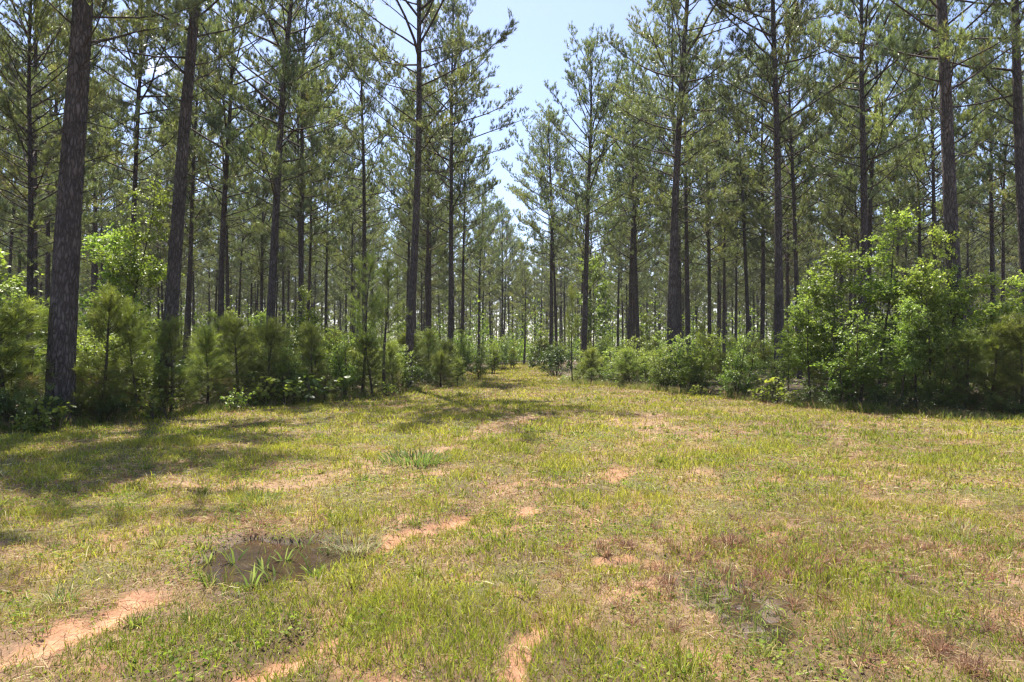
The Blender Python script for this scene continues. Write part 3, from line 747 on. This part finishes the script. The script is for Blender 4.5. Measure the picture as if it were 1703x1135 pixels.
# the wood beyond, as one mass
def far_pines():
    fv = [pine_variant(200 + k, H, cb, Rm, far=True) for k, (H, cb, Rm) in enumerate([(20, 4.5, 4.2), (21, 5.5, 3.8), (19, 4.2, 4.2)])]
    rng = np.random.RandomState(3)
    pts = spread(9000, 118, 200, 4.8, 8, lambda x, y: True, [], .80, 6, 620)
    parts = []
    for tm, gb, gc in fv:
        n = len(tm.vertices); co = np.zeros(n * 3, np.float32); tm.vertices.foreach_get('co', co); co = co.reshape(-1, 3)
        nf = len(tm.polygons); lp = np.zeros(nf * 4, np.int32); tm.loops.foreach_get('vertex_index', lp)
        parts.append(((co, lp.reshape(-1, 4)), (np.concatenate(gb.V), np.concatenate(gb.F[4])), (np.concatenate(gc.V), np.concatenate(gc.F[3]), np.concatenate(gc.A))))
        bpy.data.meshes.remove(tm)
    gw, gn = Geo(), Geo()
    for x, y in pts:
        a, b, c = parts[rng.randint(3)]; an = rng.uniform(0, 6.28); s = rng.uniform(.85, 1.06)
        R = np.array([[math.cos(an), -math.sin(an), 0], [math.sin(an), math.cos(an), 0], [0, 0, 1]]) * s; o = np.array([x, y, 0])
        gw.add(a[0] @ R.T + o, [a[1]]); gw.add(b[0] @ R.T + o, [b[1]]); gn.add(c[0] @ R.T + o, [c[1]], c[2])
    ob = link('distant_pines', gw.mesh('distant_trunks', M_BARK)); tag(ob, 'far off pine wood closing the view behind the separate trees', 'pine wood', kind='stuff')
    link('crown', gn.mesh('distant_crowns', M_NEEDLE), ob)
    ob['kind'] = 'stuff'
far_pines()

# ------------------------------------------------------------------ understorey
def young_pine_variant(seed, H, dens=1.0, bare=.02):
    rng = np.random.RandomState(seed); gt, gc = Geo(), Geo()
    ph = rng.uniform(0, 6); n = 12
    z = np.linspace(-.1, H, n); cx = .05 * np.sin(z * 1.4 + ph); cyy = .05 * np.cos(z * 1.1 + ph)
    tube(gt, np.stack([cx, cyy, z], 1), np.linspace(.012 + .012 * H, .008, n), 6)
    ax = lambda h: np.array([np.interp(h, z, cx), np.interp(h, z, cyy), h])
    TP, TD, TT = [], [], []; az = 0
    nb = int(24 * H * dens)
    for i in range(nb):
        f = rng.uniform(bare, 1); h = H * f; az += 2.4 + rng.uniform(-.6, .6)
        L = (.28 + .30 * H * (1 - f) ** .6) * rng.uniform(.5, 1.2); L = min(L, 1.2)
        el = math.radians(4 + 42 * f + rng.uniform(-14, 18)); d = np.array([math.cos(az) * math.cos(el), math.sin(az) * math.cos(el), math.sin(el)])
        P = limb(gt, ax(h), d, L, .006 + .004 * L, rng, 5, .38, 3, .12)
        for s in np.arange(.22, 1.01, .10 / max(L, .3)):
            k = min(s, .999) * 5; k0 = int(k); p = P[k0] + (P[k0 + 1] - P[k0]) * (k - k0); bd = norm(P[k0 + 1] - P[k0])
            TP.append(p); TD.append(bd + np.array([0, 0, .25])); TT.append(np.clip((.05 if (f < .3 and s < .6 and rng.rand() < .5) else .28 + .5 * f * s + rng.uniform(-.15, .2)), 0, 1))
            if rng.rand() < .5:
                sd_ = norm(np.cross(bd, rng.normal(size=3))) * rng.uniform(.1, .25); TP.append(p + sd_); TD.append(bd + sd_ * 3 + np.array([0, 0, .3])); TT.append(TT[-1])
    for q in range(10): TP.append(ax(H - q * .05)); TD.append(np.array([0, 0, 1.0])); TT.append(.85)
    tufts(gc, np.array(TP), np.array(TD), 22, .10, .19, .0075, rng, (15, 72), np.array(TT), .04)
    return gt.mesh('stem', M_TWIG), gc.mesh('needles', M_YOUNG)

def sapling_variant(seed, H, nleaf, mat, size=.10, spread_=.32, stems=1, basef=.2):
    rng = np.random.RandomState(seed); gt, gc = Geo(), Geo(); LP, LD, LT = [], [], []
    per = nleaf // stems
    for sidx in range(stems):
        hh = H * (rng.uniform(.6, 1) if sidx else 1); n = 10; z = np.linspace(-.1, hh, n)
        lx, ly = (rng.uniform(-.16, .16, 2) if stems > 1 else rng.uniform(-.04, .04, 2)); ph = rng.uniform(0, 6)
        bx, by = (rng.uniform(-.25, .25, 2) if stems > 1 else (0, 0))
        cx = bx + lx * z + .06 * np.sin(z * 1.1 + ph); cyy = by + ly * z + .06 * np.cos(z * 1.3 + ph)
        tube(gt, np.stack([cx, cyy, z], 1), np.linspace(.010 + .007 * hh, .005, n), 5)
        ax = lambda h: np.array([np.interp(h, z, cx), np.interp(h, z, cyy), h])
        az = rng.uniform(0, 6); nb = max(10, int(hh * 7)); made = 0
        for i in range(nb):
            f = rng.uniform(basef, .98); h = hh * f; az += 2.4 + rng.uniform(-.6, .6)
            L = hh * spread_ * (1.05 - f) ** .6 * rng.uniform(.45, 1.15) + .15
            el = math.radians(rng.uniform(15, 55)); d = np.array([math.cos(az) * math.cos(el), math.sin(az) * math.cos(el), math.sin(el)])
            P = limb(gt, ax(h), d, L, .005 + .004 * L, rng, 5, .1, 3, .12)
            m = max(4, int(per / nb * (L / (hh * spread_ * .6 + .15))))
            s = rng.uniform(.15, 1, m); k = np.minimum(s, .999) * 5; k0 = k.astype(int)
            # leaves gathered on short side twigs
            ntw = max(2, m // 7); tw = norm(rng.normal(size=(ntw, 3)) * np.array([1, 1, .5]) + d * .7); tl = rng.uniform(.08, .38, ntw) * min(1.0, L + .2); ts = rng.uniform(.2, 1, ntw)
            w_ = rng.randint(0, ntw, m); kk = np.minimum(ts[w_], .999) * 5; k0 = kk.astype(int)
            p = P[k0] + (P[k0 + 1] - P[k0]) * (kk - k0)[:, None] + tw[w_] * (tl[w_] * rng.uniform(.3, 1.1, m))[:, None] + rng.normal(size=(m, 3)) * .03
            LP.append(p); LD.append(tw[w_] * .8 + np.array([0, 0, -.25])); LT.append(np.clip(.12 + .75 * f + rng.normal(size=m) * .16, 0, 1))  # leaf tint lightens with height: lit tops put into the colour
    leaves(gc, np.concatenate(LP), np.concatenate(LD), size, rng, np.concatenate(LT), .62, size > .06)
    return gt.mesh('stems', M_TWIG), gc.mesh('leaves', mat)

def bush_variant(seed, H, W, n, mat, size=.06):
    rng = np.random.RandomState(seed); gt, gc = Geo(), Geo()
    ncl = 46; LP, LD, LT = [], [], []
    for i in range(ncl):
        a = rng.uniform(0, 6.28); rr = W * .5 * math.sqrt(rng.rand()); top = H * (1 - .55 * (rr / (W * .5)) ** 2) * rng.uniform(.55, 1.08)
        h = top * (rng.uniform(.12, 1) ** .7); c = np.array([rr * math.cos(a), rr * math.sin(a), h])
        P = limb(gt, (c[0] * .15, c[1] * .15, -.05), norm(c + np.array([0, 0, .3])), np.linalg.norm(c), .012, rng, 4, .1, 3, .08)
        e = P[-1]; m = n // ncl; rad = rng.uniform(.14, .34) * W * .38
        # each leaf spray follows several short twigs, so the outline is ragged
        tw = norm(rng.normal(size=(9, 3)) + norm(c) * .6 + np.array([0, 0, .3])) * rng.uniform(.5, 1.5, (9, 1)) * rad
        w_ = rng.randint(0, 9, m)
        LP.append(e + tw[w_] * rng.uniform(.15, 1, (m, 1)) + rng.normal(size=(m, 3)) * .035)
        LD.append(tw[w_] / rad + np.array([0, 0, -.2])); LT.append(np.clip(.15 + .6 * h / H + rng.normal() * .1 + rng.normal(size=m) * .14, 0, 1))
    leaves(gc, np.concatenate(LP), np.concatenate(LD), size, rng, np.concatenate(LT), .5, False)
    return gt.mesh('stems', M_TWIG), gc.mesh('leaves', mat)

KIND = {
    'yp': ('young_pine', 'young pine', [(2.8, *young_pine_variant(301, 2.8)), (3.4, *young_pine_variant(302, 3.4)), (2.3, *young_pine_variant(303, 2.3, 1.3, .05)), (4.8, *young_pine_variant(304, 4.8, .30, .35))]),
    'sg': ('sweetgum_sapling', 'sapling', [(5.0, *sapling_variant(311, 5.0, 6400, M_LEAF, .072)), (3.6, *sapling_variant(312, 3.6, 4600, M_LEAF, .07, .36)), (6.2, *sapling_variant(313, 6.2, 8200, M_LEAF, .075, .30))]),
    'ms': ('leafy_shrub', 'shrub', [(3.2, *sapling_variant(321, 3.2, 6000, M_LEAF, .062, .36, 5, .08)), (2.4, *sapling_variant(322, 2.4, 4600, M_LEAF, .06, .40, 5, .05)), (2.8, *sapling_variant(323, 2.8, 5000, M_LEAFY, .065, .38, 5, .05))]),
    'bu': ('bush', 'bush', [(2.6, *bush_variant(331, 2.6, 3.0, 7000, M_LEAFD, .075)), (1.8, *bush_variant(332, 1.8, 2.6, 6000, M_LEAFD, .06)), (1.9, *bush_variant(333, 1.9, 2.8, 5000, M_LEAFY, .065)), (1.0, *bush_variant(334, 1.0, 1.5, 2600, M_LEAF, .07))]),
    'wd': ('leafy_weed', 'weed', [(.75, *sapling_variant(341, .75, 260, M_LEAFY, .10, .5, 3, .05)), (.6, *sapling_variant(342, .6, 240, M_LEAF, .09, .55, 4, .05))]),
}
def plant(k, v, x, y, h, rz, label, group, wide=1.0):
    nm, cat, vs = KIND[k]; H, a, b = vs[v]; s = h / H
    e = link(nm, None); e.location = (x, y, float(zg(np.array([x]), np.array([y]))[0])); e.rotation_euler = (rnd.uniform(-.11, .11), rnd.uniform(-.11, .11), rz); wide *= rnd.uniform(.85, 1.2); e.scale = (s * wide, s * wide * rnd.uniform(.85, 1.15), s)
    link('stem' if k == 'yp' else 'stems', a, e); link('needles' if k == 'yp' else 'leaves', b, e)
    return tag(e, label, cat, group)
def top_h(py, d): return CAM_H + (HOR - py) / F_PX * d
YG = 'young pines along the edge of the wood'; SG = 'broadleaf saplings at the edge of the wood'; BG = 'bushes along the edge of the wood'; WG = 'low leafy weeds at the foot of the wood'
EDGE = [
    # kind, variant, px, d, top py, wide, label
    ('sg', 2, 200, 19.5, 310, 1.1, 'bright green sapling between the two thick left trunks'),
    ('sg', 0, 165, 21, 380, 1.1, 'lower green sapling close right of the thickest trunk'),
    ('sg', 1, 20, 17, 430, 1.2, 'dark leafy sapling at the left frame edge'),
    ('yp', 0, 165, 15.4, 500, 1.15, 'dark feathery young pine right of the thickest trunk'),
    ('yp', 1, 225, 16.0, 515, 1.15, 'dark feathery young pine left of the bowed trunk'),
    ('yp', 0, 285, 16.6, 545, 1.1, 'young pine hiding the foot of the bowed trunk'),
    ('yp', 2, 12, 14.2, 520, 1.3, 'young pine cut by the left frame edge'),
    ('bu', 1, 60, 13.8, 640, 1.0, 'dark low bush in front of the thickest trunk'),
    ('bu', 1, 5, 13.6, 620, 1.0, 'dark low bush at the left frame edge'),
    ('bu', 1, 175, 15.0, 640, .9, 'dark low bush under the feathery young pines'),
    ('yp', 1, 345, 18.2, 552, 1.1, 'light green young pine right of the bowed trunk'),
    ('yp', 0, 395, 19.0, 542, 1.15, 'light green young pine below the dark pine'),
    ('yp', 1, 440, 19.5, 540, 1.15, 'bushy light green young pine left of the tall straight one'),
    ('sg', 1, 500, 23, 488, .8, 'sapling tip with bright leaves poking above the young pines'),
    ('ms', 1, 480, 20.0, 560, 1.1, 'leafy shrub in front of the bright leaved sapling tip'),
    ('yp', 0, 525, 20.6, 550, 1.1, 'darker young pine right of the bright leaved sapling'),
    ('yp', 3, 600, 22.5, 425, .9, 'slim tall young pine left of the tall trackside pine'),
    ('yp', 3, 640, 23.5, 440, .9, 'slim tall young pine touching the tall trackside pine'),
    ('ms', 0, 570, 21.5, 548, 1.15, 'tangled leafy shrub midway along the left edge'),
    ('yp', 1, 618, 22.5, 560, 1.15, 'dark green young pine left of the tall trackside pine\'s foot'),
    ('yp', 2, 655, 24.0, 575, 1.1, 'low young pine at the tall trackside pine\'s foot'),
    ('bu', 0, 705, 27, 600, .9, 'dark bush right behind the tall trackside pine'),
    ('yp', 2, 735, 28, 590, 1.5, 'brownish low young pine at the left corner of the track'),
    ('yp', 2, 760, 29, 600, 1.4, 'rounded brownish young pine forming the left corner of the track'),
    ('ms', 1, 795, 36, 575, 1.1, 'bright shrub on the left side of the track, nearest'),
    ('ms', 0, 822, 43, 562, 1.1, 'bright shrub on the left side of the track, middle'),
    ('bu', 0, 838, 50, 572, .9, 'dark rounded bush on the left side of the track, farther'),
    ('ms', 2, 850, 56, 565, .9, 'pale green shrub near the track\'s end on the left'),
    ('ms', 0, 765, 34, 548, 1.0, 'leafy shrub behind the rounded brownish young pine'),
    ('ms', 1, 890, 78, 570, 1.2, 'pale bush closing the view at the track\'s end'),
    ('ms', 2, 905, 66, 545, 1.2, 'pale shrub just right of the track\'s end'),
    ('bu', 0, 925, 40, 560, .95, 'big round dark bush at the right side of the track'),
    ('yp', 3, 952, 31, 480, .45, 'thin bare young pine at the right corner of the track'),
    ('sg', 0, 985, 47, 430, 1.0, 'green sapling just behind the pine right of the sky gap'),
    ('bu', 2, 1000, 33, 592, 1.3, 'yellow green bush right of the thin bare young pine'),
    ('ms', 2, 1035, 32, 580, 1.3, 'taller yellow green shrub in the sunlit bushes'),
    ('bu', 2, 1075, 31, 590, 1.3, 'yellow green bush left of the tall dark straight pine'),
    ('yp', 2, 985, 30.5, 615, 1.5, 'low brownish young pine at the foot of the yellow green bushes'),
    ('bu', 1, 1130, 28, 600, 1.0, 'dark bush at the foot of the tall dark straight pine'),
    ('yp', 0, 1165, 25.5, 597, 1.4, 'dark young pine right of the tall dark straight pine'),
    ('yp', 1, 1205, 24, 592, 1.4, 'middle one of the dark young pines on the right edge'),
    ('yp', 0, 1245, 23, 597, 1.4, 'dark young pine left of the reddish barked pine'),
    ('ms', 1, 1290, 21.5, 600, 1.0, 'leafy shrub at the foot of the reddish barked pine'),
    ('sg', 1, 1310, 22, 545, .9, 'pale leaved sapling beside the reddish barked pine'),
    ('sg', 1, 1345, 20, 500, 1.15, 'low wide sapling right of the reddish barked pine'),
    ('sg', 0, 1395, 19, 420, 1.1, 'leafy sapling left of the tallest leafy one'),
    ('sg', 2, 1460, 18.5, 362, 1.0, 'tallest leafy sapling on the right, light green top'),
    ('ms', 0, 1420, 17.5, 520, 1.2, 'thick leafy shrub in front of the tallest leafy sapling'),
    ('sg', 0, 1520, 17.6, 455, 1.1, 'leafy sapling between the two tallest ones on the right'),
    ('sg', 2, 1592, 18.0, 382, .85, 'second tallest leafy sapling, in front of the thick dark pine'),
    ('sg', 0, 1500, 16.9, 500, 1.1, 'airy leafy sapling midway along the right edge'),
    ('ms', 1, 1560, 16.6, 560, 1.1, 'dense dark leafy shrub under the second tallest sapling'),
    ('sg', 0, 1345, 19.2, 470, 1.1, 'leafy sapling just right of the reddish barked pine'),
    ('sg', 0, 1548, 16.8, 440, 1.1, 'leafy sapling just left of the second tallest one'),
    ('sg', 1, 1690, 17.6, 470, 1.2, 'leafy sapling cut by the right frame edge'),
    ('sg', 1, 1650, 17.6, 465, 1.2, 'leafy sapling near the right frame edge'),
    ('yp', 1, 1600, 16.4, 560, 1.2, 'dark young pine left one of three at the right frame edge'),
    ('yp', 0, 1645, 16.2, 548, 1.2, 'dark young pine middle one of three at the right frame edge'),
    ('yp', 1, 1695, 16.0, 535, 1.2, 'dark young pine right one of three at the right frame edge'),
    ('bu', 1, 1385, 18.2, 625, 1.0, 'dark low bush at the foot of the leafy saplings, left'),
    ('bu', 1, 1470, 17.2, 635, 1.0, 'dark low bush under the tallest leafy sapling'),
    ('bu', 1, 1560, 16.3, 640, 1.0, 'dark low bush at the foot of the second tallest sapling'),
    ('bu', 1, 1660, 16.0, 645, 1.0, 'dark low bush at the foot of the right hand young pines'),
    ('wd', 0, 95, 13.3, 655, 1.2, 'bright spreading weed in front of the thickest trunk'),
    ('wd', 1, 60, 13.0, 690, 1.2, 'low weed at the far left border of the grass'),
    ('wd', 0, 275, 15.4, 645, 1.1, 'bright weed below the bowed trunk'),
    ('wd', 1, 395, 17.3, 655, 1.2, 'green low weed below the light green young pines'),
    ('wd', 0, 462, 18.6, 628, 1.3, 'pale leaved weed below the bright leaved sapling tip'),
    ('wd', 1, 515, 19.8, 625, 1.2, 'weed right of the pale leaved one on the left edge'),
    ('wd', 1, 645, 23.0, 640, 1.0, 'small weed left of the tall trackside pine\'s foot'),
    ('wd', 0, 950, 33, 622, 2.4, 'light green weed patch at the right corner of the track'),
    ('wd', 0, 1165, 23.2, 640, 1.2, 'bright weed below the dark young pines on the right'),
    ('wd', 0, 1280, 20.3, 630, 1.3, 'pale weed below the reddish barked pine'),
    ('wd', 1, 1325, 19.2, 650, 1.2, 'small green weed left of the dark low bushes'),
]
pp = []
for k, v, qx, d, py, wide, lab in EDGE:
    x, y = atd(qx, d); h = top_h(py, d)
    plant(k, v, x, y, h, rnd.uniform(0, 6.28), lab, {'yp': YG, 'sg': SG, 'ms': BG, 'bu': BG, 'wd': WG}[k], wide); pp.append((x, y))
rowc = {}
def row(seed, cnt, lo, hi, yp_share, x0, x1, tag_):
    rng = np.random.RandomState(seed); made = 0; t = 0
    while made < cnt and t < 4000:
        t += 1; x = rng.uniform(x0, x1); y = float(edge_y(np.array([x]))) + rng.uniform(lo, hi)
        if abs(x / y) > .80 or inside(np.array([x]), np.array([y]))[0] < lo * .8: continue
        if min((x - a) ** 2 + (y - b) ** 2 for a, b in pp + placed) < 1.0: continue
        pp.append((x, y)); made += 1; rowc.setdefault(tag_, []).append((x, y, rng.rand()))
row(5, 42, .8, 5.5, .7, -14, -2.6, 'left'); row(6, 44, .6, 5, .4, 2.8, 14, 'right')
for tg, lst in rowc.items():
    for x, y, u in lst:
        p = 851.5 + x / y * F_PX; kk = max(j for j, (a, b, nm) in enumerate(side_names) if p >= a or j == 0)
        if (u < (.36 if tg == 'left' else .64)) == (tg == 'left'): k, v, h, wd_ = 'yp', rnd.randrange(3), rnd.uniform(1.3, 2.5) * (.75 if 960 < p < 1290 else 1), 1.35
        elif u < .9: k, v, h, wd_ = 'ms', rnd.randrange(3), rnd.uniform(1.4, 2.7) * (.85 if 960 < p < 1290 else 1), 1.3
        else: k, v, h, wd_ = 'bu', rnd.choice([0, 1, 2]), rnd.uniform(1.3, 2.0) * (.75 if 960 < p < 1290 else 1), 1.2
        w1 = {'yp': 'young pines', 'ms': 'leafy shrubs', 'bu': 'bushes'}[k]
        plant(k, v, x, y, h, rnd.uniform(0, 6.28), f'one of the edge thicket {w1} {side_names[kk][2]}', f'edge thicket {w1} {side_names[kk][2]}', wd_)
def shrub_ok(x, y): return inside(np.array([x]), np.array([y]))[0] > (1.6 if y < 40 else .9)
cells = {}
for (x, y) in spread(6000, 15, 74, 3.0, 21, shrub_ok, pp + placed, .78, 1.5, 250):
    p = 851.5 + x / y * F_PX; u = rnd.random(); 
    kk = ('ms', rnd.randrange(3)) if u < .42 else ('bu', rnd.choice([0, 2, 2, 3])) if u < .62 else ('sg', rnd.randrange(2)) if u < .80 else ('yp', rnd.randrange(3))
    k = max(j for j, (a, b, nm) in enumerate(side_names) if p >= a or j == 0)
    cells.setdefault((k, kk[0], y > 45), []).append((x, y, p, kk))
for (k, kind, deep), lst in cells.items():
    lst.sort(key=lambda q: q[2])
    word = {'ms': 'leafy shrubs', 'bu': 'bushes', 'sg': 'saplings', 'yp': 'young pines'}[kind]
    dw = 'distant' if deep else 'inner'
    for j, (x, y, p, kk) in enumerate(lst):
        lab = f'{ORD[j]} of the {dw} {word} {side_names[k][2]}' if len(lst) <= 5 else f'one of the {dw} {word} {side_names[k][2]}'
        h = {'ms': rnd.uniform(1.6, 3.0), 'bu': rnd.uniform(1.2, 2.2), 'sg': rnd.uniform(2.5, 4.5), 'yp': rnd.uniform(1.8, 3.0)}[kind]
        plant(kk[0], kk[1], x, y, h, rnd.uniform(0, 6.28), lab, f'{dw} {word} {side_names[k][2]}', 1.15)

def undergrowth():
    rng = np.random.RandomState(44); g = Geo(); P, D, T = [], [], []
    # low leaf cover just inside the wood, and shrub masses far inside
    n = 60000; y = np.sqrt(rng.uniform(12 ** 2, 60 ** 2, n)); x = rng.uniform(-1, 1, n) * (.8 * y + 2)
    i = inside(x, y); dens = fbm(x * .5, y * .5, 14)
    keep = (i > -.15) & (rng.rand(n) < sstep(.35, .6, dens) + .25 * (i < 1.2)); x, y, i = x[keep], y[keep], i[keep]; n = len(x)
    z = zg(x, y) + rng.rand(n) ** 1.5 * (.12 + .5 * fbm(x, y, 15)) * sstep(-.3, 1.0, i)
    leaves(g, np.stack([x, y, z + .02], 1), rng.normal(size=(n, 3)) * np.array([1, 1, .3]), .10, rng, np.clip(.3 + .3 * rng.normal(size=n), 0, 1), .6, False)
    C_ = spread(9000, 74, 190, 2.9, 31, lambda a, b: inside(np.array([a]), np.array([b]))[0] > .5, [], .8, 3, 2300)
    C_ = np.array(C_); m = 130
    tallb = rng.rand(len(C_)) < .42
    c = np.repeat(C_, m, 0); hh = np.repeat(np.where(tallb, rng.uniform(4.5, 8.5, len(C_)), rng.uniform(1.8, 4, len(C_))), m); W = np.repeat(rng.uniform(1.2, 2.4, len(C_)), m); N_ = len(c)
    a = rng.uniform(0, 6.28, N_); u = rng.rand(N_); r = W * np.sqrt(rng.rand(N_)) * (1.05 - .6 * u)
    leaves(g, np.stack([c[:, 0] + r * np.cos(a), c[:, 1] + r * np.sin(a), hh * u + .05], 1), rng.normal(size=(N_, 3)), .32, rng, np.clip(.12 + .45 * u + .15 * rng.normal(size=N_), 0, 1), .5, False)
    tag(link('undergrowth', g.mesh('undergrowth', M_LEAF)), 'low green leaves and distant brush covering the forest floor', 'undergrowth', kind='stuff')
undergrowth()
# unused source meshes carry no object; nothing else to clean up

# ------------------------------------------------------------------ added veil of glare
def glare_veil():  # thin volume added to imitate the sun's veiling glare
    m, t, N, L = new_mat('glare_veil'); o = N("ShaderNodeOutputMaterial"); v = N("ShaderNodeVolumePrincipled")
    v.inputs['Color'].default_value = (.86, .90, 1.0, 1); v.inputs['Density'].default_value = .00025; v.inputs['Anisotropy'].default_value = .35
    L(v.outputs[0], o.inputs['Volume'])
    V = np.array([[x, y, z] for z in (-2, 26) for y in (-35, 640) for x in (-430, 430)], float)
    F = np.array([[0, 2, 3, 1], [4, 5, 7, 6], [0, 1, 5, 4], [2, 6, 7, 3], [0, 4, 6, 2], [1, 3, 7, 5]])
    tag(link('glare_veil', make_mesh('glare_veil', V, [F], m)), 'thin added volume imitating sun glare between the trees', 'glare_veil', kind='stuff')
glare_veil()
